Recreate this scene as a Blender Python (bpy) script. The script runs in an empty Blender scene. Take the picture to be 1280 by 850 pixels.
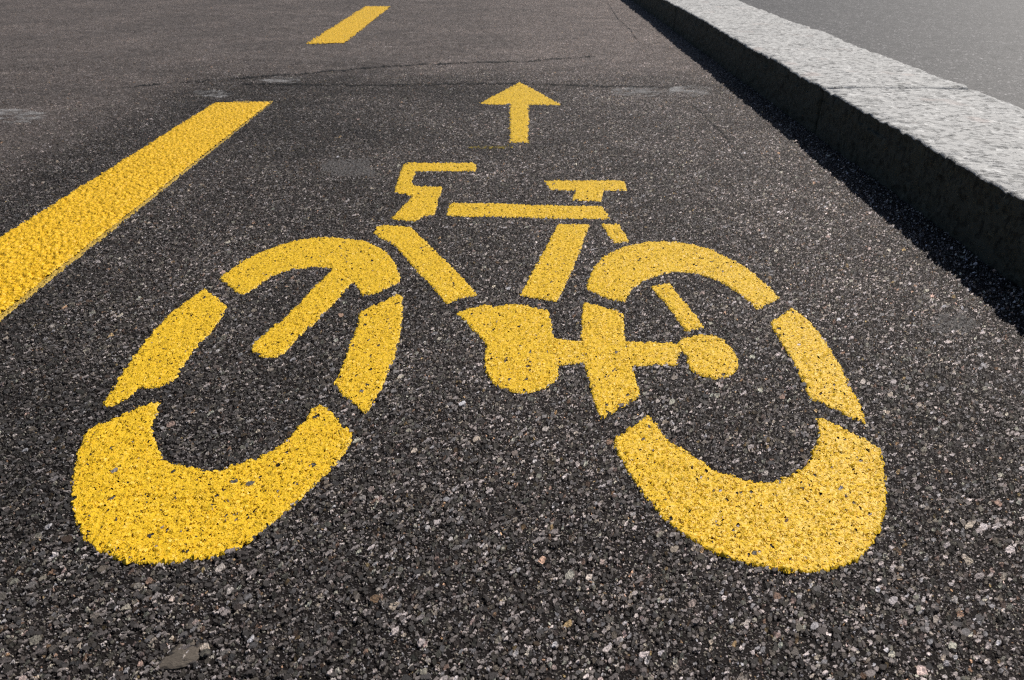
import bpy, math
import numpy as np

R = math.radians
sc = bpy.context.scene
COL = sc.collection
rng = np.random.default_rng(7)

# ------------------------------------------------------------------ camera numbers
F = 900.0                      # focal length in pixels of a 1280 wide frame
T = 525.0 / F                  # tangent of the downward pitch (horizon 525 px over the centre)
PITCH = math.atan(T)
CP, SP = math.cos(PITCH), math.sin(PITCH)
H = 0.5                        # camera height over the road, metres


def at(px, py, z=0.0):
    """photo pixel -> point of the horizontal plane at height z"""
    v = py - 425.0
    h = H - z
    dn = F * SP + v * CP
    return (h * (px - 640.0) / dn, h * (F * CP - v * SP) / dn)


# ------------------------------------------------------------------ object helpers
def tag(o, label=None, cat=None, group=None, kind=None):
    if label: o['label'] = label
    if cat: o['category'] = cat
    if group: o['group'] = group
    if kind: o['kind'] = kind
    return o


def empty(name, loc):
    o = bpy.data.objects.new(name, None)
    o.empty_display_size = 0.05
    o.location = loc
    COL.objects.link(o)
    return o


def world_of(o):
    v = np.zeros(3)
    while o is not None:
        v = v + np.asarray(o.location); o = o.parent
    return v


def mesh_obj(name, verts, quads, mats, parent=None, matidx=None, smooth=True, origin=(0, 0, 0)):
    verts = np.asarray(verts, dtype=np.float64) - np.asarray(origin)
    quads = np.asarray(quads, dtype=np.int32)
    me = bpy.data.meshes.new(name)
    me.vertices.add(len(verts))
    me.vertices.foreach_set('co', verts.astype(np.float32).ravel())
    n = len(quads)
    k = quads.shape[1]
    me.loops.add(n * k)
    me.loops.foreach_set('vertex_index', quads.ravel())
    me.polygons.add(n)
    me.polygons.foreach_set('loop_start', np.arange(0, n * k, k, dtype=np.int32))
    if matidx is not None:
        me.polygons.foreach_set('material_index', np.asarray(matidx, dtype=np.int32))
    me.polygons.foreach_set('use_smooth', np.full(n, smooth, dtype=bool))
    me.update(calc_edges=True)
    me.validate()
    for m in mats: me.materials.append(m)
    o = bpy.data.objects.new(name, me)
    o.location = origin
    COL.objects.link(o)
    if parent is not None:
        o.parent = parent
        o.location = tuple(np.asarray(origin) - world_of(parent))
    return o


# ------------------------------------------------------------------ value noise (numpy)
_tab = rng.random((256, 256)) * 2 - 1


def vnoise(x, y):
    xi = np.floor(x).astype(int); yi = np.floor(y).astype(int)
    fx = x - xi; fy = y - yi
    fx = fx * fx * (3 - 2 * fx); fy = fy * fy * (3 - 2 * fy)
    a = _tab[xi & 255, yi & 255]; b = _tab[(xi + 1) & 255, yi & 255]
    c = _tab[xi & 255, (yi + 1) & 255]; d = _tab[(xi + 1) & 255, (yi + 1) & 255]
    return (a * (1 - fx) + b * fx) * (1 - fy) + (c * (1 - fx) + d * fx) * fy


# ------------------------------------------------------------------ node helpers
class NT:
    def __init__(self, name, displacement='BUMP'):
        self.m = bpy.data.materials.new(name)
        self.m.use_nodes = True
        self.m.displacement_method = displacement
        self.t = self.m.node_tree
        self.t.nodes.clear()
        self.out = self.t.nodes.new('ShaderNodeOutputMaterial')

    def n(self, typ, **kw):
        nd = self.t.nodes.new('ShaderNode' + typ)
        for k, v in kw.items(): setattr(nd, k, v)
        return nd

    def put(self, sock, v):
        if v is None: return
        if isinstance(v, bpy.types.NodeSocket): self.t.links.new(v, sock)
        elif isinstance(v, (tuple, list)) and len(v) == 3 and sock.type == 'RGBA': sock.default_value = (*v, 1)
        else: sock.default_value = v

    def math(self, op, a, b=None, c=None, clamp=False):
        nd = self.n('Math', operation=op, use_clamp=clamp)
        for i, v in enumerate((a, b, c)): self.put(nd.inputs[i], v)
        return nd.outputs[0]

    def vm(self, op, a, b=None, scale=None):
        nd = self.n('VectorMath', operation=op)
        self.put(nd.inputs[0], a); self.put(nd.inputs[1], b)
        if scale is not None: self.put(nd.inputs['Scale'], scale)
        return nd.outputs['Value'] if op in ('DOT_PRODUCT', 'LENGTH', 'DISTANCE') else nd.outputs['Vector']

    def mix(self, f, a, b, blend='MIX'):
        nd = self.n('Mix', data_type='RGBA', blend_type=blend, clamp_factor=True)
        self.put(nd.inputs[0], f); self.put(nd.inputs[6], a); self.put(nd.inputs[7], b)
        return nd.outputs[2]

    def step(self, v, a, b, lo=0.0, hi=1.0, kind='SMOOTHSTEP'):
        nd = self.n('MapRange', interpolation_type=kind, clamp=True)
        self.put(nd.inputs[0], v)
        for i, x in enumerate((a, b, lo, hi)): self.put(nd.inputs[i + 1], x)
        return nd.outputs[0]

    def noise(self, vec, scale, detail=2.0, rough=0.5, dim='3D'):
        nd = self.n('TexNoise', noise_dimensions=dim)
        self.put(nd.inputs['Vector'], vec)
        nd.inputs['Scale'].default_value = scale
        nd.inputs['Detail'].default_value = detail
        nd.inputs['Roughness'].default_value = rough
        return nd

    def ramp(self, f, stops, interp='LINEAR'):
        nd = self.n('ValToRGB')
        cr = nd.color_ramp
        cr.interpolation = interp
        while len(cr.elements) < len(stops): cr.elements.new(0.5)
        for e, (p, c) in zip(cr.elements, stops):
            e.position = p
            e.color = (c, c, c, 1) if not isinstance(c, (tuple, list)) else (*c, 1)
        self.put(nd.inputs[0], f)
        return nd.outputs[0]

    def sep(self, v):
        nd = self.n('SeparateXYZ'); self.put(nd.inputs[0], v)
        return nd.outputs

    def finish(self, color, rough=0.6, spec=0.5, height=None, alpha=None, normal=None):
        b = self.n('BsdfPrincipled')
        self.put(b.inputs['Base Color'], color)
        self.put(b.inputs['Roughness'], rough)
        self.put(b.inputs['Specular IOR Level'], spec)
        self.put(b.inputs['Normal'], normal)
        if alpha is not None: self.put(b.inputs['Alpha'], alpha)
        self.t.links.new(b.outputs[0], self.out.inputs['Surface'])
        if height is not None:
            d = self.n('Displacement')
            self.put(d.inputs['Height'], height)
            d.inputs['Midlevel'].default_value = 0.0
            d.inputs['Scale'].default_value = 1.0
            self.t.links.new(d.outputs[0], self.out.inputs['Displacement'])
        return self.m


def stones(nt, P, scale, prob, rmin, rmax, off, soft=0.10):
    """one layer of crushed stones: mask, height 0..1, three random numbers per stone"""
    p = nt.vm('ADD', P, (off, off * 1.7, 0.0))
    f1 = nt.n('TexVoronoi', voronoi_dimensions='2D', feature='F1')
    ed = nt.n('TexVoronoi', voronoi_dimensions='2D', feature='DISTANCE_TO_EDGE')
    for v in (f1, ed):
        nt.put(v.inputs['Vector'], p)
        v.inputs['Scale'].default_value = scale
    r, g, b = nt.sep(f1.outputs['Color'])
    rad = nt.step(g, 0.0, 1.0, rmin, rmax, 'LINEAR')
    inner = nt.math('MINIMUM', ed.outputs['Distance'], nt.math('MULTIPLY', nt.math('SUBTRACT', rad, f1.outputs['Distance']), 0.8))
    m = nt.math('MULTIPLY', nt.step(inner, 0.015, soft), nt.math('LESS_THAN', r, prob))
    wn = nt.n('TexWhiteNoise', noise_dimensions='3D')
    cell = nt.vm('SNAP', nt.vm('ADD', f1.outputs['Position'], (0.00005, 0.00005, 0.0)), (0.0001, 0.0001, 0.0001))
    nt.put(wn.inputs['Vector'], nt.vm('SCALE', f1.outputs['Color'], None, 91.7))
    tilt = nt.vm('SUBTRACT', wn.outputs['Color'], (0.5, 0.5, 0.5))
    tilt = nt.vm('MULTIPLY', tilt, (1, 1, 0))
    loc = nt.vm('SCALE', nt.vm('SUBTRACT', p, f1.outputs['Position']), None, scale)
    slope = nt.math('MULTIPLY', nt.vm('DOT_PRODUCT', loc, tilt), 2.2)
    h = nt.math('ADD', nt.step(b, 0, 1, 0.5, 1.0, 'LINEAR'), slope)
    h = nt.math('MULTIPLY', nt.math('MAXIMUM', h, 0.15), m)
    wr, wg, wb = nt.sep(wn.outputs['Color'])
    return m, h, wr, wg, wb


def asphalt(nt):
    """the stones of the road: height in metres, colour, and the layers for reuse"""
    geo = nt.n('NewGeometry')
    pos = geo.outputs['Position']
    flat = nt.vm('MULTIPLY', pos, (1, 1, 0))
    w1 = nt.vm('SUBTRACT', nt.noise(flat, 260.0, 1.0).outputs['Color'], (0.5, 0.5, 0.5))
    P = nt.vm('ADD', flat, nt.vm('MULTIPLY', w1, (0.0034, 0.0034, 0)))
    x, y, z = nt.sep(P)

    def turned(ang, sx, sy):
        cv = nt.n('CombineXYZ')
        nt.put(cv.inputs[0], nt.math('MULTIPLY', nt.math('ADD', nt.math('MULTIPLY', x, math.cos(ang)), nt.math('MULTIPLY', y, math.sin(ang))), sx))
        nt.put(cv.inputs[1], nt.math('MULTIPLY', nt.math('SUBTRACT', nt.math('MULTIPLY', y, math.cos(ang)), nt.math('MULTIPLY', x, math.sin(ang))), sy))
        return cv.outputs[0]
    A = stones(nt, turned(0.6, 0.80, 1.20), 114.0, 0.25, 0.18, 0.50, 3.1, 0.06)
    B = stones(nt, turned(-0.45, 1.22, 0.84), 215.0, 0.70, 0.22, 0.68, 11.3, 0.08)
    C = stones(nt, turned(1.2, 1.15, 0.85), 440.0, 0.86, 0.26, 0.65, 23.9, 0.16)
    big = nt.noise(flat, 38.0, 2.0).outputs['Fac']
    hA = nt.math('MULTIPLY', A[1], 0.0042)
    hB = nt.math('MULTIPLY', B[1], 0.0034)
    hC = nt.math('MULTIPLY_ADD', C[1], 0.0015, 0.0002)
    hAB = nt.math('MAXIMUM', hA, hB)
    h = nt.math('MAXIMUM', hAB, hC)
    fine = nt.noise(flat, 780.0, 3.0, 0.65).outputs['Fac']
    h = nt.math('MULTIPLY_ADD', fine, 0.0013, h)
    h = nt.math('MULTIPLY_ADD', big, 0.0032, h)
    h = nt.math('SUBTRACT', h, 0.0036)
    nt.hp = nt.math('SUBTRACT', nt.math('MULTIPLY_ADD', big, 0.0032, hAB), 0.0030)
    return geo, flat, P, A, B, C, fine, big, h


GREY = [(0.0, 0.022), (0.22, 0.045), (0.46, 0.105), (0.68, 0.215), (0.84, 0.40), (0.93, 0.64), (1.0, 0.88)]
TINT = [(0.0, (1, 0.97, 0.95)), (0.42, (1.03, 0.96, 0.92)), (0.60, (0.95, 1.0, 1.04)), (0.76, (1.12, 1.0, 0.80)),
        (0.88, (0.95, 1.03, 0.86)), (0.955, (1.15, 0.93, 0.86)), (0.985, (1.35, 0.88, 0.55)), (1.0, (1.3, 1.05, 0.5))]


def road_material(name, method):
    nt = NT(name, method)
    geo, flat, P, A, B, C, fine, big, h = asphalt(nt)
    x, y, z = nt.sep(flat)
    # stretches of more worn, paler stone
    wear = nt.noise(flat, 2.3, 3.0, 0.6).outputs['Fac']
    wear = nt.math('ADD', nt.math('MULTIPLY', wear, 1.1), nt.step(x, -0.6, 0.6, -0.24, 0.20, 'LINEAR'))

    def stone_colour(L):
        g = nt.ramp(L[2], GREY)
        c = nt.mix(1.0, g, nt.ramp(L[3], TINT), 'MULTIPLY')
        return c
    mastic = nt.mix(fine, (0.005, 0.0046, 0.0047), (0.022, 0.020, 0.019))
    col = nt.mix(C[0], mastic, nt.mix(1.0, stone_colour(C), (1.05, 1.05, 1.05), 'MULTIPLY'))
    col = nt.mix(B[0], col, stone_colour(B))
    col = nt.mix(A[0], col, stone_colour(A))
    # bitumen still clinging to part of every stone
    cling = nt.step(nt.noise(flat, 420.0, 3.0, 0.65).outputs['Fac'], 0.40, 0.62)
    col = nt.mix(nt.math('MULTIPLY', cling, nt.step(nt.noise(flat, 9.0, 3.0, 0.6).outputs['Fac'], 0.36, 0.64, 0.25, 0.85)), col, (0.022, 0.020, 0.020))
    col = nt.mix(1.0, col, nt.ramp(nt.step(wear, 0.2, 1.0, 0, 1, 'LINEAR'), [(0.0, (0.60, 0.56, 0.565)), (1.0, (1.72, 1.55, 1.53))]), 'MULTIPLY')
    # the other, finer and paler surfacing past the seam and in the lane to the left
    wob = nt.math('MULTIPLY', nt.math('SUBTRACT', nt.noise(flat, 3.0, 4.0, 0.6).outputs['Fac'], 0.5), 0.8)
    far = nt.step(nt.math('ADD', y, wob), 2.6, 3.25)
    left = nt.math('MULTIPLY', nt.step(nt.math('ADD', x, nt.math('MULTIPLY', wob, 0.4)), -1.35, -1.0, 1.0, 0.0), 0.75)
    other = nt.math('MAXIMUM', far, left)
    gr = nt.step(nt.noise(nt.vm('MULTIPLY', flat, (1.3, 0.8, 1)), 18.0, 7.0, 1.0).outputs['Fac'], 0.42, 0.60)
    pale = nt.mix(gr, (0.072, 0.062, 0.058), (0.310, 0.270, 0.256))
    pale = nt.mix(nt.math('MULTIPLY', fine, 0.15), pale, (0.14, 0.125, 0.118))
    mott = nt.ramp(nt.noise(flat, 6.0, 5.0, 0.65).outputs['Fac'], [(0.3, 0.84), (0.7, 1.14)])
    pale = nt.mix(1.0, pale, mott, 'MULTIPLY')
    bright = nt.mix(other, (1, 1, 1), (1.55, 1.48, 1.45))
    col = nt.mix(1.0, col, bright, 'MULTIPLY')
    col = nt.mix(nt.math('MULTIPLY', other, 0.40), col, pale)
    rough = nt.step(fine, 0.3, 0.7, 0.60, 0.80)
    any_stone = nt.math('MAXIMUM', A[0], nt.math('MAXIMUM', B[0], C[0]))
    spec = nt.math('MULTIPLY_ADD', any_stone, 0.20, 0.06)
    return nt.finish(col, rough, spec, h)


def paint_material(name, method, keep, lift, lumps, base, chips=True):
    nt = NT(name, method)
    geo, flat, P, A, B, C, fine, big, h = asphalt(nt)
    hp = nt.math('MULTIPLY', nt.hp, keep)
    hp = nt.math('MULTIPLY_ADD', C[1], 0.0006, hp)
    hp = nt.math('ADD', hp, lift)
    l1 = nt.noise(flat, 100.0 if not chips else 120.0, 1.0, 0.5).outputs['Fac']
    hp = nt.math('MULTIPLY_ADD', nt.math('SUBTRACT', l1, 0.5), lumps, hp)
    n1 = nt.noise(flat, 30.0, 4.0, 0.6).outputs['Fac']
    n2 = nt.noise(flat, 700.0, 2.0, 0.6).outputs['Fac']
    hp = nt.math('MULTIPLY_ADD', n2, 0.0004, hp)
    pits = nt.step(nt.noise(nt.vm('ADD', flat, (1.7, 8.4, 0)), 215.0, 2.0, 0.6).outputs['Fac'], 0.60, 0.70)
    hp = nt.math('MULTIPLY_ADD', pits, -0.0016, hp)
    c0 = nt.mix(n1, tuple(b * 0.90 for b in base), tuple(min(1, b * 1.06) for b in base))
    # dusty, slightly bleached flecks
    col = nt.mix(nt.math('MULTIPLY', nt.step(n2, 0.56, 0.75), 0.28), c0, (0.62, 0.50, 0.20))
    alpha = None
    if chips:
        # stones worn bare and little holes in the film
        hA = nt.math('MULTIPLY', A[0], nt.math('GREATER_THAN', A[4], 0.955))
        hB = nt.math('MULTIPLY', B[0], nt.math('GREATER_THAN', B[4], 0.962))
        hC = nt.math('MULTIPLY', C[0], nt.math('GREATER_THAN', C[4], 0.965))
        low = nt.math('MULTIPLY', nt.step(h, -0.0020, -0.0012, 1.0, 0.0), nt.step(nt.noise(flat, 130.0, 3.0, 0.7).outputs['Fac'], 0.52, 0.58))
        flake = nt.step(nt.noise(nt.vm('ADD', flat, (5.3, 2.1, 0)), 62.0, 4.0, 0.75).outputs['Fac'], 0.725, 0.735)
        hole = nt.math('MAXIMUM', nt.math('MAXIMUM', hA, hB), nt.math('MAXIMUM', nt.math('MAXIMUM', hC, low), nt.math('MAXIMUM', flake, nt.math('GREATER_THAN', pits, 0.80))))
        hole = nt.math('MAXIMUM', hole, 0.0)
        alpha = nt.math('SUBTRACT', 1.0, nt.math('GREATER_THAN', hole, 0.5))
    rough = nt.step(n2, 0.3, 0.7, 0.42, 0.62)
    return nt.finish(col, rough, 0.40, hp, alpha)


def film_material(name, method, colour, lo, hi, scale=60.0, stretch=(1, 1, 1), lift=0.0007, amax=1.0):
    """dust, smears and traces lying on the stones: patchy film"""
    nt = NT(name, method)
    geo, flat, P, A, B, C, fine, big, h = asphalt(nt)
    v = nt.noise(nt.vm('MULTIPLY', flat, stretch), scale, 5.0, 0.7).outputs['Fac']
    a = nt.step(v, lo, hi, 0.0, amax)
    col = nt.mix(fine, tuple(c * 0.8 for c in colour), tuple(c * 1.15 for c in colour))
    return nt.finish(col, 0.7, 0.3, nt.math('ADD', h, lift), a)


YEL = (0.75, 0.475, 0.016)
M_ROAD_N = road_material('asphalt_close', 'BOTH')
M_ROAD_F = road_material('asphalt_far', 'BUMP')
M_PAINT_N = paint_material('yellow_paint_close', 'BOTH', 0.62, 0.0015, 0.0024, YEL)
M_PAINT_F = paint_material('yellow_paint_far', 'BUMP', 0.85, 0.0, 0.0006, YEL)
M_LINE_N = paint_material('thick_yellow_paint_close', 'BOTH', 0.60, 0.0034, 0.0105, (0.79, 0.475, 0.010), False)
M_LINE_F = paint_material('thick_yellow_paint_far', 'BUMP', 0.62, 0.0, 0.0032, (0.79, 0.475, 0.010), False)
M_UNDER = paint_material('thin_first_coat', 'BOTH', 0.8, 0.0010, 0.0008, (0.52, 0.35, 0.06))
M_TAR_N = film_material('tar_close', 'BOTH', (0.030, 0.031, 0.036), 0.30, 0.70, 11.0, (0.5, 1, 1), 0.0008, 0.28)
M_TAR_F = film_material('tar_far', 'BUMP', (0.030, 0.030, 0.033), 0.40, 0.58, 9.0, (0.5, 1, 1), 0)
M_CRACK_N = film_material('crack_close', 'BOTH', (0.006, 0.006, 0.006), 0.40, 0.56, 16.0, (1, 1, 1), 0.0009, 0.85)
M_CRACK_F = film_material('crack_far', 'BUMP', (0.006, 0.006, 0.006), 0.36, 0.50, 10.0, (1, 1, 1), 0)
M_LIME_N = film_material('lime_smear_close', 'BOTH', (0.40, 0.39, 0.39), 0.42, 0.66, 22.0, (0.6, 1, 1), 0.0010, 0.85)
M_LIME_F = film_material('lime_smear_far', 'BUMP', (0.30, 0.295, 0.30), 0.46, 0.64, 26.0, (0.5, 1, 1), 0)
M_TRACE_N = film_material('old_yellow_close', 'BOTH', (0.36, 0.27, 0.03), 0.46, 0.60, 120.0)
M_TRACE_F = film_material('old_yellow_far', 'BUMP', (0.36, 0.27, 0.03), 0.46, 0.62, 70.0, (1, 1, 1), 0)
M_GUM_N = film_material('grey_smear_close', 'BOTH', (0.15, 0.14, 0.138), 0.40, 0.60, 160.0, (1, 1, 1), 0.0007)

# ------------------------------------------------------------------ road lattice (finer where the road is near)
W0, W1, WN = 985.0, 94.0, 1066          # rows: Y + .2916 = 603.1 / w
DU = 0.00082
U0, U1 = -0.86, 0.80
CY = H * T
KY = H * (F + T * 525.0)
us = np.arange(U0, U1, DU)
ws = np.linspace(W0, W1, WN)
DW = ws[0] - ws[1]
KERB_X = 0.84                           # the road surface stops inside the kerb


def lat_xy(u, w):
    d = KY / w
    return u * d, d - CY


uu, ww = np.meshgrid(us, ws)
X, Y = lat_xy(uu, ww)
nr, nc = X.shape
idx = np.arange(nr * nc).reshape(nr, nc)
q = np.stack([idx[:-1, :-1], idx[:-1, 1:], idx[1:, 1:], idx[1:, :-1]], -1)
cx = X[:-1, :-1]
q = q[cx < KERB_X + 0.02].reshape(-1, 4)
V = np.stack([X.ravel(), Y.ravel(), np.zeros(nr * nc)], -1)
used = np.zeros(len(V), bool); used[q.ravel()] = True
remap = np.cumsum(used) - 1
V = V[used]; q = remap[q]
n_near = len(q)
# the rest of the road: big sheets round the fine fan, out to the horizon
FAR = 160.0
yn, yf = Y[0, 0], Y[-1, 0]
xn0, xf0 = X[0, 0], X[-1, 0]
xn1 = X[0, -1]
xk = KERB_X + 0.03
ring = np.array([(xn0, yn, 0), (xf0, yf, 0), (xk, yf, 0), (-FAR, yn, 0), (-FAR, yf, 0), (-FAR, FAR, 0), (xf0, FAR, 0), (xk, FAR, 0),
                 (-FAR, -FAR, 0), (xn0, -FAR, 0), (xk, -FAR, 0), (xn1, yn, 0), (xk, yn, 0), (xn1, -FAR, 0),
                 (xk, KY / (603.0) * 0 + yn, 0), (xf0 * 1.0, yf, 0)], float)
b = len(V)
rq = np.array([(3, 0, 1, 4), (4, 1, 6, 5), (1, 2, 7, 6), (8, 9, 0, 3), (9, 13, 11, 0), (13, 10, 12, 11)])
# filler right of the fan between its slanted side and the kerb
t_y = xk / U1 - CY
fill = np.array([(xn1, yn, -0.0005), (xk, yn, -0.0005), (xk, t_y, -0.0005), (xk, t_y, -0.0005)])
V = np.vstack([V, ring, fill])
q = np.vstack([q, rq + b, np.array([[b + 16, b + 17, b + 18, b + 18]])[:0].reshape(0, 4).astype(int)])
mi = np.zeros(len(q), int); mi[n_near:] = 1
road = mesh_obj('road', V, q, [M_ROAD_N, M_ROAD_F], matidx=mi)
tag(road, 'dark coarse asphalt cycle lane with pale stones in it', 'road', kind='structure')
if True:
    tri = mesh_obj('road_edge', np.array([(xn1, yn, 0), (xk, yn, 0), (xk, t_y, 0)]), np.array([[0, 1, 2]]), [M_ROAD_F])
    tag(tri, 'strip of asphalt beside the kerb behind the viewer', 'road', kind='structure')

taken = np.zeros((2000, len(us)), bool)     # lattice cells already painted
ROW = np.arange(2000)


def row_w(j): return W0 - DW * j


def spline(pts, n=7):
    """closed outline: (x, y) smooth points and (x, y, 1) corners -> dense polygon"""
    P = [(p[0], p[1]) for p in pts]
    cor = [len(p) > 2 for p in pts]
    out = []
    N = len(P)
    for i in range(N):
        p1, p2 = np.array(P[i]), np.array(P[(i + 1) % N])
        p0 = np.array(P[i - 1]) if not cor[i] else 2 * p1 - p2
        p3 = np.array(P[(i + 2) % N]) if not cor[(i + 1) % N] else 2 * p2 - p1
        for k in range(n):
            t = k / n
            out.append(0.5 * (2 * p1 + (p2 - p0) * t + (2 * p0 - 5 * p1 + 4 * p2 - p3) * t * t + (3 * p1 - p0 - 3 * p2 + p3) * t ** 3))
    return np.array(out)


def crop(ox, oy, s, pts):
    return [(ox + p[0] / s, oy + p[1] / s) + tuple(p[2:]) for p in pts]


def inside(poly, x, y):
    r = np.zeros(x.shape, bool)
    px, py = poly[:, 0], poly[:, 1]
    for i in range(len(poly)):
        x1, y1, x2, y2 = px[i - 1], py[i - 1], px[i], py[i]
        if y1 == y2: continue
        c = ((y1 > y) != (y2 > y))
        r ^= c & (x < (x2 - x1) * (y - y1) / (y2 - y1) + x1)
    return r


def film(name, polys, mats, parent=None, ragged=0.0012, lift=0.0, exclusive=True, origin=None, drop=0.0014):
    """outlines on the road -> cells of the road's own lattice, draped over its stones"""
    sel = None
    allv = np.vstack(polys)
    j0 = max(0, int((W0 - (allv[:, 1].max() + 104)) / DW)); j1 = int((W0 - (allv[:, 1].min() + 96)) / DW) + 1
    ua = (allv[:, 0].min() - 645) * CP / F; ub = (allv[:, 0].max() - 635) * CP / F
    i0 = int((ua - U0) / DU); i1 = int((ub - U0) / DU) + 1
    i0, i1 = max(i0, -900), min(i1, len(us) - 2)
    jj, ii = np.meshgrid(np.arange(j0, j1), np.arange(i0, i1), indexing='ij')
    w = row_w(jj + 0.5); u = U0 + DU * (ii + 0.5)
    d = KY / w
    x, y = u * d, d - CY
    # ragged edge, in metres on the road
    dx = ragged * (vnoise(x * 210, y * 210) + 1.0 * vnoise(x * 480 + 9, y * 480 + 3) + 0.45 * vnoise(x * 60 + 5, y * 60))
    dy = ragged * (vnoise(x * 210 + 77, y * 210 + 31) + 1.0 * vnoise(x * 480 + 49, y * 480 + 83) + 0.45 * vnoise(x * 60 + 45, y * 60 + 8))
    x2, y2 = x + dx, y + dy
    wz = KY / (y2 + CY)
    px = 640 + (x2 / (y2 + CY)) * F / CP
    py = wz - 100
    sel = np.zeros(px.shape, bool)
    for p in polys: sel |= inside(p, px, py)
    if exclusive:
        ok = (ii >= 0)
        iic = np.clip(ii, 0, len(us) - 1)
        sel &= ~(taken[jj, iic] & ok)
        taken[jj[sel & ok], iic[sel & ok]] = True
    sel2 = np.pad(sel, 1)
    sj, si = np.nonzero(sel)
    nci = i1 - i0 + 1
    vid = lambda a, c: a * nci + c
    q = np.stack([vid(sj, si), vid(sj, si + 1), vid(sj + 1, si + 1), vid(sj + 1, si)], -1)
    vj, vi = np.meshgrid(np.arange(j0, j1 + 1), np.arange(i0, i1 + 1), indexing='ij')
    vw = row_w(vj); vu = U0 + DU * vi
    vd = KY / vw
    full = sel2[:-1, :-1] & sel2[1:, :-1] & sel2[:-1, 1:] & sel2[1:, 1:]
    isfar = vw <= W1 + 1e-6
    z = np.where(full, lift, np.where(isfar, 0.0006, lift - drop)) + np.where(isfar & full, 0.0012, 0.0)
    vv = np.stack([(vu * vd).ravel(), (vd - CY).ravel(), z.ravel()], -1)
    used = np.zeros(len(vv), bool); used[q.ravel()] = True
    rm = np.cumsum(used) - 1
    mi = (row_w(sj + j0 + 0.5) < W1).astype(int)
    vv = vv[used]
    if origin is None:
        origin = (vv[:, 0].mean(), vv[:, 1].mean(), 0.0) if parent is None else tuple(world_of(parent))
    return mesh_obj(name, vv, rm[q], mats, parent, mi, True, origin)


def ribbon(pts, half):
    """open line of pixels -> thin outline; half width in pixels (vertical/horizontal mix)"""
    P = np.array(pts, float)
    out1, out2 = [], []
    for i in range(len(P)):
        a, c = P[max(i - 1, 0)], P[min(i + 1, len(P) - 1)]
        t = (c - a) / np.hypot(*(c - a)); n = np.array([-t[1], t[0]])
        hh = half if i not in (0, len(P) - 1) else half * 0.4
        out1.append(P[i] + n * hh); out2.append(P[i] - n * hh)
    return np.array(out1 + out2[::-1])


def wiggly(pts, amp, step=9.0):
    P = np.array(pts, float); out = []
    for a, c in zip(P[:-1], P[1:]):
        n = max(2, int(np.hypot(*(c - a)) / step))
        for k in range(n): out.append(a + (c - a) * k / n)
    out.append(P[-1]); out = np.array(out)
    out[:, 1] += np.cumsum(rng.normal(0, 0.35, len(out))) * 0.0 + rng.normal(0, amp, len(out))
    out[:, 0] += rng.normal(0, amp * 0.7, len(out))
    return out


# ------------------------------------------------------------------ the bicycle marking
c1 = lambda p: spline(crop(260, 280, 4.723, p))
c2 = lambda p: spline(crop(80, 340, 4.25, p))
c3 = lambda p: spline(crop(400, 350, 4.725, p))
c4 = lambda p: spline(crop(80, 490, 3.368, p))
c5 = lambda p: spline(crop(440, 190, 4.25, p))
c6 = lambda p: spline(crop(560, 220, 5.0, p))
c7 = lambda p: spline(crop(560, 360, 3.368, p))
c8 = lambda p: spline(crop(720, 290, 4.571, p))
c9 = lambda p: spline(crop(750, 500, 3.459, p))
c10 = lambda p: spline(crop(940, 370, 4.722, p))
PN = [M_PAINT_N, M_PAINT_F]

front_arc = c1([(66, 325, 1), (130, 275), (215, 215), (330, 160), (450, 118), (560, 92), (670, 80), (780, 85), (880, 95), (960, 118), (1030, 155),
                (1085, 210), (1118, 275), (1132, 340, 1), (1050, 385), (980, 410), (910, 425, 1), (895, 385), (868, 355, 1), (800, 300), (745, 260, 1),
                (640, 255), (540, 262), (440, 282), (360, 318), (280, 375), (205, 422, 1)])
fork = c1([(868, 355, 1), (845, 355), (760, 450), (690, 520), (640, 575), (560, 640), (490, 715), (440, 765), (375, 788), (300, 775), (258, 740),
           (270, 705), (320, 668), (420, 580), (540, 470), (640, 365), (745, 260, 1), (800, 300)])
front_left = c2([(745, 92, 1), (865, 187, 1), (800, 290), (700, 405), (630, 500), (585, 570), (530, 605), (470, 618), (385, 612, 1), (365, 655),
                 (300, 690), (240, 715), (200, 705, 1), (260, 625), (330, 510), (400, 420), (470, 330), (540, 250), (640, 165)])
front_right = c3([(235, 190, 1), (340, 145), (440, 95), (478, 90, 1), (484, 170), (475, 280), (450, 405), (415, 510), (375, 600), (335, 690),
                  (290, 765), (262, 788, 1), (200, 725), (140, 680), (88, 610, 1), (120, 545), (155, 450), (190, 350), (225, 260)])
front_bottom = c4([(400, 42, 1), (325, 65), (250, 95), (170, 132), (105, 165), (72, 225), (50, 310), (38, 400), (42, 480), (60, 560), (100, 625), (170, 675),
                   (260, 710), (370, 722), (490, 716), (600, 700), (720, 660), (820, 595), (930, 505), (1030, 410), (1120, 330), (1190, 235),
                   (1213, 175, 1), (1170, 140), (1120, 85), (1075, 50, 1), (1000, 140), (900, 235), (800, 285), (720, 312), (640, 335), (540, 322),
                   (470, 305), (410, 275), (380, 210), (364, 160), (385, 105)])
handlebar = c5([(262, 95), (280, 66), (308, 56), (400, 58), (645, 58, 1), (660, 78), (650, 103, 1), (360, 103), (335, 115), (318, 160), (328, 181, 1), (480, 184, 1),
                (468, 225), (452, 258, 1), (450, 295), (438, 335, 1), (375, 345), (335, 368, 1), (205, 355, 1), (260, 300), (325, 235, 1),
                (225, 213, 1), (245, 150)])
down_tube = c5([(112, 430, 1), (155, 390), (230, 394), (312, 400, 1), (430, 515), (560, 645), (665, 760, 1), (560, 785), (505, 808, 1), (400, 690),
                (340, 630), (285, 560), (220, 490, 1), (160, 462)])
top_tube = c6([(8, 172, 1), (330, 172), (500, 182), (960, 190, 1), (1012, 270, 1), (600, 265), (400, 257), (-12, 252, 1)])
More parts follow.
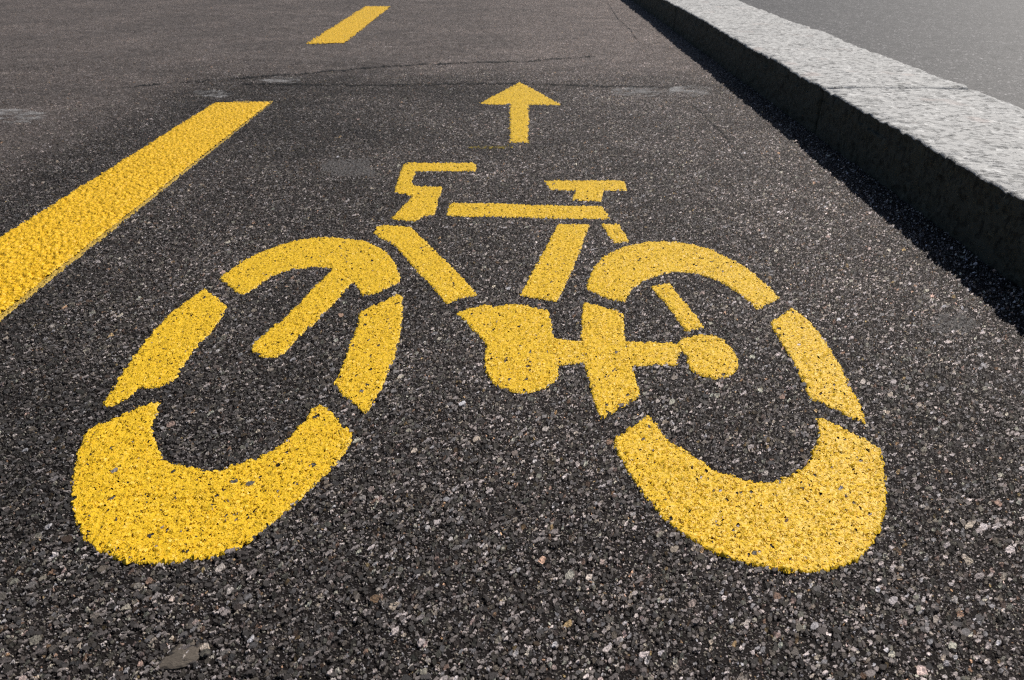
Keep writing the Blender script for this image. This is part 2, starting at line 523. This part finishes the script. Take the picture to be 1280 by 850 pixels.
saddle = c6([(598, 27, 1), (1100, 30, 1), (1118, 92, 1), (975, 92, 1), (950, 158, 1), (775, 152, 1), (800, 92, 1), (640, 88, 1)])
seat_tube = c6([(688, 302, 1), (882, 302, 1), (800, 530), (705, 740), (680, 784, 1), (580, 770), (452, 748, 1)])
stay_top = c6([(958, 303, 1), (1065, 303, 1), (1130, 410, 1), (1040, 420, 1)])
stay_low = c8([(425, 312, 1), (525, 292, 1), (640, 430), (735, 547, 1), (625, 567, 1), (530, 430)])
rear_arc = c8([(62, 330, 1), (85, 240), (130, 170), (200, 120), (280, 85), (380, 62), (500, 56), (620, 65), (730, 90), (850, 140), (960, 200), (1060, 280),
               (1160, 377, 1), (1100, 410), (1040, 444, 1), (960, 375), (860, 305), (760, 260), (680, 240), (580, 228), (480, 245), (400, 275), (330, 320),
               (300, 355), (270, 403, 1), (170, 375)])
rear_right = c10([(235, 73, 1), (105, 160, 1), (180, 280), (250, 400), (310, 520), (345, 605, 1), (450, 650), (560, 705), (668, 760, 1), (640, 660),
                  (580, 545), (520, 420), (440, 290), (350, 165)])
rear_bottom = c9([(210, 73, 1), (130, 125), (55, 177, 1), (100, 270), (180, 385), (260, 490), (350, 570), (460, 640), (600, 700), (760, 730), (900, 742),
                  (1020, 725), (1120, 680), (1190, 590), (1225, 490), (1230, 380), (1215, 260), (1190, 200), (1080, 140), (1010, 105), (940, 76, 1),
                  (945, 140), (930, 215), (875, 300), (820, 335), (750, 358), (640, 350), (560, 330), (480, 300), (420, 260), (350, 210), (290, 180), (250, 120)])
rear_left = c7([(570, 63, 1), (650, 80), (735, 108, 1), (745, 225), (770, 330), (808, 450, 1), (735, 500), (645, 552, 1), (615, 480), (600, 400), (575, 322), (564, 222), (562, 140)])
chainring = c7([(35, 105, 1), (160, 72), (190, 82, 1), (290, 70), (420, 95, 1), (432, 150), (442, 210, 1), (465, 325, 1), (455, 380), (420, 415), (350, 438),
                (280, 438), (215, 415), (170, 370), (155, 310), (164, 240, 1), (110, 180)])
crank_arm = c7([(430, 205, 1), (480, 218), (565, 222), (745, 226), (850, 230), (965, 236, 1), (985, 262, 1), (965, 290), (962, 326, 1), (850, 325), (770, 330),
                (650, 325), (520, 318), (455, 328, 1)])
pedal = c7([(965, 236, 1), (1000, 210), (1060, 200), (1130, 208), (1190, 255), (1218, 310), (1210, 350), (1160, 378), (1100, 380), (1040, 355), (1008, 318), (1005, 288), (983, 263, 1)])

px0, py0 = at(600, 440)
bike = empty('bicycle_marking', (px0, py0, 0))
tag(bike, 'large yellow bicycle symbol stencilled on the asphalt, worn through to stones in spots', 'road marking')
fw = film('front_wheel', [front_bottom], PN, bike)
for p in (front_arc, front_left, front_right): film('wheel_segment', [p], PN, fw)
film('fork', [fork], PN, bike)
film('handlebar', [handlebar], PN, bike)
film('down_tube', [down_tube], PN, bike)
film('top_tube', [top_tube], PN, bike)
film('saddle', [saddle], PN, bike)
film('seat_tube', [seat_tube], PN, bike)
film('seat_stay', [stay_top], PN, bike)
film('seat_stay', [stay_low], PN, bike)
film('chainring', [chainring], PN, bike)
rw = film('rear_wheel', [rear_bottom], PN, bike)
for p in (rear_left, rear_arc, rear_right): film('wheel_segment', [p], PN, rw)
film('crank_arm', [crank_arm], PN, bike)
film('pedal', [pedal], PN, bike)

ar = lambda p: spline(crop(580, 90, 7.729, p))
px0, py0 = at(649, 140)
arrow = empty('arrow_marking', (px0, py0, 0))
tag(arrow, 'small yellow arrow painted ahead of the bicycle symbol, pointing up the lane', 'road marking')
film('arrow_head', [ar([(535, 96, 1), (935, 312, 1), (880, 318), (628, 313), (440, 313), (140, 308, 1)])], PN, arrow, 0.0035)
film('arrow_shaft', [ar([(445, 308, 1), (628, 308, 1), (618, 682, 1), (445, 682, 1)])], PN, arrow, 0.0035)

LN = [M_LINE_N, M_LINE_F]
d1 = spline([(270, 128.5, 1), (338, 128.5, 1), (0, 392, 1), (-264, 600, 1), (-474, 600, 1), (0, 299, 1)])
dash = film('lane_dash', [d1], LN, ragged=0.0014)
uc = spline([(268, 126.5, 1), (343, 126.5, 1), (0, 401, 1), (-264, 612, 1), (-264, 598, 1), (0, 390, 1), (336, 129, 1)])
film('undercoat', [uc], [M_UNDER, M_UNDER], dash, 0.0016)
tag(dash, 'long wide yellow lane dash of thick lumpy paint left of the bicycle symbol', 'lane line', 'yellow dashes of the lane line')
d2 = spline([(383.5, 55, 1), (430.5, 54, 1), (488.5, 8, 1), (457, 8, 1)])
tag(film('lane_dash', [d2], LN, ragged=0.007), 'short distant yellow lane dash near the top edge, beyond the cracked seam', 'lane line', 'yellow dashes of the lane line')

# ------------------------------------------------------------------ seams, cracks and smears of the road
fl = lambda name, polys, mats, rg=0.003, lift=0.0: film(name, polys, mats, ragged=rg, lift=lift, exclusive=False, drop=0.0)
band = spline([(150, 117, 1), (200, 110), (300, 104.5), (420, 103), (520, 103), (640, 104), (760, 108, 1), (700, 116), (560, 121), (470, 122), (380, 122),
               (270, 123), (200, 122), (150, 118, 1)])
tag(fl('tar_seam', [band], [M_TAR_N, M_TAR_F], 0.03, -0.0008), 'smooth dark tar seam running across the lane between arrow tip and cracked line', 'tar seam')
ck = [M_CRACK_N, M_CRACK_F]
tag(fl('crack', [ribbon(wiggly([(150, 110), (195, 106), (309, 97), (394, 91), (450, 86), (520, 81), (582, 79), (657, 77), (746, 70)], 0.5), 0.75)], ck, 0.001),
    'long thin crack across the asphalt above the arrow, from left edge towards kerb', 'crack', 'cracks in the asphalt')
tag(fl('crack', [ribbon(wiggly([(300, 105), (400, 106.5), (500, 106.6), (575, 105), (640, 104), (730, 107), (870, 110)], 0.5), 0.7)], ck, 0.001),
    'thin crack touching the tip of the painted arrow', 'crack', 'cracks in the asphalt')
tag(fl('crack', [ribbon(wiggly([(758, 2), (772, 23), (788, 38), (800, 54)], 0.5), 0.6)], ck, 0.001),
    'short faint crack at the top, running along the kerb shadow', 'crack', 'cracks in the asphalt')
tag(fl('crack', [ribbon(wiggly([(864, 132), (880, 142), (892, 156), (905, 168), (917, 184), (935, 205)], 0.6), 0.85)], ck, 0.001),
    'short slanting crack right of the arrow and left of the kerb shadow', 'crack', 'cracks in the asphalt')


def blob(px, py, rx, ry, n=22):
    a = np.linspace(0, 2 * np.pi, n, endpoint=False)
    r = 1 + rng.normal(0, 0.12, n)
    return np.stack([px + rx * r * np.cos(a), py + ry * r * np.sin(a)], -1)


lime = [M_LIME_N, M_LIME_F]
for px, py, rx, ry, lb in ((268, 117, 26, 4, 'whitish smear on the seam just above the end of the long yellow dash'),
                           (349, 100, 26, 4, 'whitish smear on the crack between the two yellow dashes'),
                           (795, 115, 34, 6, 'pale whitish smear on the asphalt right of the arrow tip'),
                           (862, 114, 26, 7, 'greyish smear nearest the kerb shadow, level with the arrow'),
                           (20, 145, 36, 9, 'whitish smear at the left edge beside the seam')):
    tag(fl('lime_smear', [blob(px, py, rx, ry)], lime, 0.006), lb, 'smear', 'whitish smears on the asphalt')
tag(fl('paint_trace', [ribbon([(585, 184.2), (600, 184.6), (625, 184.2), (642, 183.6)], 1.5)], [M_TRACE_N, M_TRACE_F], 0.002),
    'faint thin yellow paint line under the arrow shaft', 'paint trace')
tag(fl('grey_patch', [blob(1192, 405, 26, 13)], [M_GUM_N, M_LIME_F], 0.003), 'flattened grey patch on the asphalt beside the kerb shadow', 'patch')
tag(fl('grey_patch', [blob(436, 210, 34, 11)], [M_GUM_N, M_LIME_F], 0.004), 'dull grey patch on the asphalt left of the handlebar', 'patch')

# ------------------------------------------------------------------ flat stone lying in the asphalt
nt = NT('brown_stone')
tc = nt.n('TexCoord').outputs['Object']
s1 = nt.noise(nt.vm('MULTIPLY', tc, (1, 3, 1)), 180.0, 4.0, 0.65).outputs['Fac']
M_STONE = nt.finish(nt.mix(s1, (0.055, 0.045, 0.036), (0.15, 0.125, 0.10)), 0.7, 0.3, nt.math('MULTIPLY', s1, 0.0012))
sx, sy = at(228, 822)
outl = [(-20, -2), (-13, 9), (-9, 17), (-2, 14), (5, 20), (9, 13), (17, 17), (14, 6), (19, 1), (14, -8), (5, -12), (-6, -14), (-15, -13), (-23, -15)]
sv, sf = [], []
for k, (s, z) in enumerate(((1.0, -0.004), (1.0, 0.0005), (0.86, 0.0017), (0.45, 0.0021))):
    for a, c in outl:
        sv.append((sx + a * 0.00074 * s, sy + c * 0.00074 * s, z + 0.0006 * vnoise(np.array(a * s * 0.3 + k), np.array(c * s * 0.3))))
n = len(outl)
for k in range(3):
    for i in range(n): sf.append((k * n + i, k * n + (i + 1) % n, (k + 1) * n + (i + 1) % n, (k + 1) * n + i))
sv.append((sx, sy, 0.0022))
for i in range(n): sf.append((3 * n + i, 3 * n + (i + 1) % n, len(sv) - 1))
me = bpy.data.meshes.new('stone'); me.from_pydata([(a - sx, c - sy, z) for a, c, z in sv], [], sf); me.materials.append(M_STONE)
st = bpy.data.objects.new('stone', me); st.location = (sx, sy, 0); COL.objects.link(st)
tag(st, 'flat jagged brown stone set in the asphalt at the lower left corner', 'stone')

# ------------------------------------------------------------------ granite kerb
KH = 0.1215
KD = np.array([0.0144, 1.0]); KD /= np.hypot(*KD)     # along the kerb
KN = np.array([KD[1], -KD[0]])                        # across it, away from the lane
KB = np.array(at(1121, 245)); KB = KB - KD * (KB[1] / KD[1])   # foot of the kerb at Y = 0
KW = 0.385


def granite(name, base, dirt):
    nt = NT(name)
    tc = nt.n('NewGeometry').outputs['Position']
    rot = nt.vm('MULTIPLY', tc, (0.9, 1.1, 1.0))
    grain = nt.noise(tc, 420.0, 3.0, 0.7).outputs['Fac']
    spk = nt.n('TexVoronoi', feature='F1'); nt.put(spk.inputs['Vector'], tc); spk.inputs['Scale'].default_value = 105.0
    r, g, bl = nt.sep(spk.outputs['Color'])
    tool = nt.noise(rot, 62.0, 4.0, 0.62).outputs['Fac']
    cloud = nt.noise(tc, 7.0, 5.0, 0.6).outputs['Fac']
    col = nt.mix(cloud, tuple(c * 0.86 for c in base), tuple(min(1, c * 1.12) for c in base))
    col = nt.mix(nt.math('MULTIPLY', nt.math('LESS_THAN', r, 0.20), 0.60), col, tuple(c * 0.28 for c in base))
    col = nt.mix(nt.math('MULTIPLY', nt.math('GREATER_THAN', r, 0.93), 0.5), col, tuple(min(1, c * 1.7) for c in base))
    pink = nt.step(nt.noise(tc, 9.0, 2.0, 0.5).outputs['Fac'], 0.62, 0.74)
    col = nt.mix(nt.math('MULTIPLY', pink, 0.35), col, (base[0], base[1] * 0.80, base[2] * 0.74))
    pit = nt.step(nt.noise(nt.vm('MULTIPLY', tc, (0.7, 1.3, 1)), 52.0, 5.0, 0.75).outputs['Fac'], 0.55, 0.66)
    col = nt.mix(nt.math('MULTIPLY', pit, 0.55), col, tuple(c * 0.35 for c in base))
    grime = nt.step(nt.noise(nt.vm('MULTIPLY', tc, (0.5, 1.5, 1)), 21.0, 6.0, 0.72).outputs['Fac'], 0.56, 0.70)
    col = nt.mix(nt.math('MULTIPLY', grime, dirt), col, tuple(c * 0.2 for c in base))
    hh0 = nt.math('MULTIPLY', pit, -0.0025)
    hh = nt.math('MULTIPLY_ADD', tool, 0.0045, nt.math('MULTIPLY_ADD', grain, 0.0014, hh0))
    return nt.finish(col, 0.72, 0.3, hh)


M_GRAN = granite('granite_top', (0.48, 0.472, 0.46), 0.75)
M_GRAN_SHADE = granite('granite_shaded_side', (0.055, 0.059, 0.049), 0.95)  # side faces: shade painted into the base colour, with a greenish tint


def kerb_stone(t0, t1, seed):
    """hewn block from t0 to t1 along the kerb, rounded arrises, chipped edge"""
    r = 0.006
    prof = [(0.0, -0.06)]
    for z in np.linspace(-0.05, KH - r - 0.002, 34): prof.append((0.004 * (z - 0) / KH * 0 , z))
    for a in np.linspace(0, 90, 6): prof.append((r - r * math.cos(R(a)), KH - r + r * math.sin(R(a))))
    for s in np.linspace(r + 0.003, KW - r - 0.003, 84): prof.append((s, KH))
    for a in np.linspace(90, 0, 5): prof.append((KW - r + r * math.cos(R(a)), KH - r + r * math.sin(R(a))))
    prof.append((KW, -0.06))
    prof = np.array(prof)
    L = t1 - t0
    m = int(L / 0.0045)
    e = np.linspace(0, L, m)
    e = np.concatenate([[0.0, 0.0006, 0.0018], e[1:-1], [L - 0.0018, L - 0.0006, L]])
    e = np.unique(e)
    S, Tt = np.meshgrid(prof[:, 0], e)
    Z, _ = np.meshgrid(prof[:, 1], e)
    sd = seed * 13.7
    tw = Tt + t0
    # hewn unevenness
    top = 1.0 * (Z > KH - 0.002)
    face = 1.0 * (S < 0.001)
    bump = 0.0015 * vnoise(tw * 55 + sd, S * 20 + sd) + 0.0009 * vnoise(tw * 120 + sd, S * 60) + 0.003 * vnoise(tw * 4 + sd, S * 6)
    edge = np.exp(-((S - r) / 0.016) ** 2) * (Z > KH - 0.03)
    chip = np.maximum(0, vnoise(tw * 23 + sd, S * 0 + sd) - 0.30) * 0.013 + np.maximum(0, vnoise(tw * 90 + sd, S * 0 + 3) - 0.35) * 0.009 + 0.0004 * vnoise(tw * 190, S * 0 + sd)
    far_edge = np.exp(-((S - KW + r) / 0.014) ** 2)
    Z2 = Z + bump * (Z > KH - 0.02) - edge * chip - far_edge * np.maximum(0, vnoise(tw * 17 + sd, S * 0 + 7)) * 0.004
    S2 = S + (0.0026 * vnoise(tw * 40 + sd, Z * 60) + 0.001 * vnoise(tw * 120, Z * 130 + sd) + 0.003 * vnoise(tw * 3 + sd, Z * 3)) * (S < 0.03) \
        + edge * chip * 0.7 + far_edge * (0.005 * vnoise(tw * 9 + sd, S * 0) + 0.002 * vnoise(tw * 45 + sd, S * 0))
    # rounded ends at the joints
    de = np.minimum(Tt, L - Tt)
    rr = 0.010
    dip = np.where(de < rr, rr - np.sqrt(np.maximum(0, rr ** 2 - (rr - de) ** 2)), 0)
    Z2 = Z2 - dip * (Z > KH - 0.02)
    S2 = S2 + dip * (S < 0.01)
    x = KB[0] + KN[0] * S2 + KD[0] * tw
    y = KB[1] + KN[1] * S2 + KD[1] * tw
    o = np.array([KB[0] + KN[0] * KW / 2 + KD[0] * (t0 + t1) / 2, KB[1] + KD[1] * (t0 + t1) / 2, 0])
    nrow, ncol = x.shape
    v = np.stack([x.ravel(), y.ravel(), Z2.ravel()], -1)
    ix = np.arange(nrow * ncol).reshape(nrow, ncol)
    q = np.stack([ix[:-1, :-1], ix[1:, :-1], ix[1:, 1:], ix[:-1, 1:]], -1).reshape(-1, 4)
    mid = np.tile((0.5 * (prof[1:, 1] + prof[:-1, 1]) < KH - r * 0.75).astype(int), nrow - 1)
    ob = mesh_obj('kerb_stone', v, q, [M_GRAN, M_GRAN_SHADE], None, mid, True, o)
    # close both ends
    import bmesh
    bm = bmesh.new(); bm.from_mesh(ob.data); bm.verts.ensure_lookup_table()
    for row in (0, nrow - 1):
        try:
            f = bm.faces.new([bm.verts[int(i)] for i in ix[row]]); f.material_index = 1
        except ValueError: pass
    bm.normal_update(); bm.to_mesh(ob.data); bm.free()
    return ob


jt = at(1017, 109, KH)[1]
G = 'granite kerb stones'
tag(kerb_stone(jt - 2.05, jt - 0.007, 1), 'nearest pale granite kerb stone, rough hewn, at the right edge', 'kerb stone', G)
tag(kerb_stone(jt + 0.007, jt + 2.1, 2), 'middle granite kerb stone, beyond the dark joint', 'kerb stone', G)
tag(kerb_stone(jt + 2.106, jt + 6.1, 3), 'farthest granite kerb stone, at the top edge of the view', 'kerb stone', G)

# ------------------------------------------------------------------ pavement behind the kerb
nt = NT('pavement_asphalt')
geo = nt.n('NewGeometry'); flat = nt.vm('MULTIPLY', geo.outputs['Position'], (1, 1, 0))
st1 = stones(nt, flat, 115.0, 0.8, 0.2, 0.6, 5.5, 0.10)
g1 = nt.noise(flat, 350.0, 3.0, 0.7).outputs['Fac']
g2 = nt.noise(flat, 4.0, 4.0, 0.6).outputs['Fac']
col = nt.mix(st1[0], (0.060, 0.056, 0.056), nt.ramp(st1[2], [(0, 0.04), (0.5, 0.11), (0.8, 0.30), (1, 0.65)]))
col = nt.mix(1.0, col, (1.0, 0.955, 0.955), 'MULTIPLY')
col = nt.mix(nt.math('MULTIPLY', g1, 0.25), col, (0.105, 0.097, 0.098))
col = nt.mix(1.0, col, nt.ramp(g2, [(0.3, 0.88), (0.7, 1.1)]), 'MULTIPLY')
g3 = nt.step(nt.noise(flat, 20.0, 7.0, 1.0).outputs['Fac'], 0.40, 0.60)
col = nt.mix(1.0, col, nt.ramp(g3, [(0, 0.34), (1, 1.06)]), 'MULTIPLY')
M_PAVE = nt.finish(col, 0.62, 0.4, nt.math('MULTIPLY_ADD', st1[1], 0.0012, nt.math('MULTIPLY', g1, 0.0007)))
p0 = KB + KN * (KW - 0.012)
a0, a1 = p0 + KD * -FAR, p0 + KD * FAR
pv = np.array([(a0[0], a0[1], KH - 0.007), (a0[0] + FAR, a0[1], KH - 0.007), (a1[0] + FAR, a1[1], KH - 0.007), (a1[0], a1[1], KH - 0.007)])
tag(mesh_obj('pavement', pv, np.array([[0, 1, 2, 3]]), [M_PAVE]), 'fine grey asphalt pavement behind the granite kerb', 'pavement', kind='structure')

nt = NT('soil'); tc = nt.n('NewGeometry').outputs['Position']
M_SOIL = nt.finish(nt.mix(nt.noise(tc, 3.0, 4.0).outputs['Fac'], (0.05, 0.045, 0.04), (0.09, 0.08, 0.07)), 0.9, 0.2)
gv = np.array([(-400, -400, -0.07), (400, -400, -0.07), (400, 400, -0.07), (-400, 400, -0.07)], float)
tag(mesh_obj('ground', gv, np.array([[0, 1, 2, 3]]), [M_SOIL]), 'ground', 'ground', kind='structure')

# ------------------------------------------------------------------ daylight
AZ, EL = R(50.0), R(46.0)
w = bpy.data.worlds.new('World'); sc.world = w; w.use_nodes = True
bg = w.node_tree.nodes['Background']
sky = w.node_tree.nodes.new('ShaderNodeTexSky')
sky.sky_type = 'NISHITA'; sky.sun_disc = False
sky.sun_elevation = EL; sky.sun_rotation = AZ
w.node_tree.links.new(sky.outputs[0], bg.inputs[0])
bg.inputs[1].default_value = 0.05
sun = bpy.data.lights.new('sun', 'SUN')
sun.energy = 5.0; sun.angle = R(0.5); sun.color = (1.0, 0.955, 0.89)
so = bpy.data.objects.new('sun', sun); COL.objects.link(so)
so.location = (3, 3, 4)
from mathutils import Vector
sd = Vector((math.sin(AZ) * math.cos(EL), math.cos(AZ) * math.cos(EL), math.sin(EL)))
so.rotation_euler = sd.to_track_quat('Z', 'Y').to_euler()

# ------------------------------------------------------------------ camera
cam = bpy.data.cameras.new('camera')
cam.sensor_width = 36.0; cam.lens = 36.0 * F / 1280.0
cam.clip_start = 0.02; cam.clip_end = 1000.0
cam.dof.use_dof = True; cam.dof.focus_distance = 0.86; cam.dof.aperture_fstop = 15.0
co = bpy.data.objects.new('camera', cam); COL.objects.link(co)
co.location = (0, 0, H); co.rotation_euler = (R(90) - PITCH, 0, 0)
sc.camera = co

sc.render.engine = 'CYCLES'
sc.cycles.use_denoising = False
sc.cycles.max_bounces = 5
sc.cycles.sample_clamp_direct = 4.0
sc.cycles.sample_clamp_indirect = 4.0
sc.cycles.transparent_max_bounces = 8
sc.cycles.use_adaptive_sampling = False
sc.cycles.pixel_filter_type = 'BLACKMAN_HARRIS'
sc.cycles.filter_width = 1.2
vs = sc.view_settings
vs.view_transform = 'Standard'; vs.look = 'None'; vs.gamma = 1.0; vs.exposure = 0.0
vs.use_curve_mapping = False
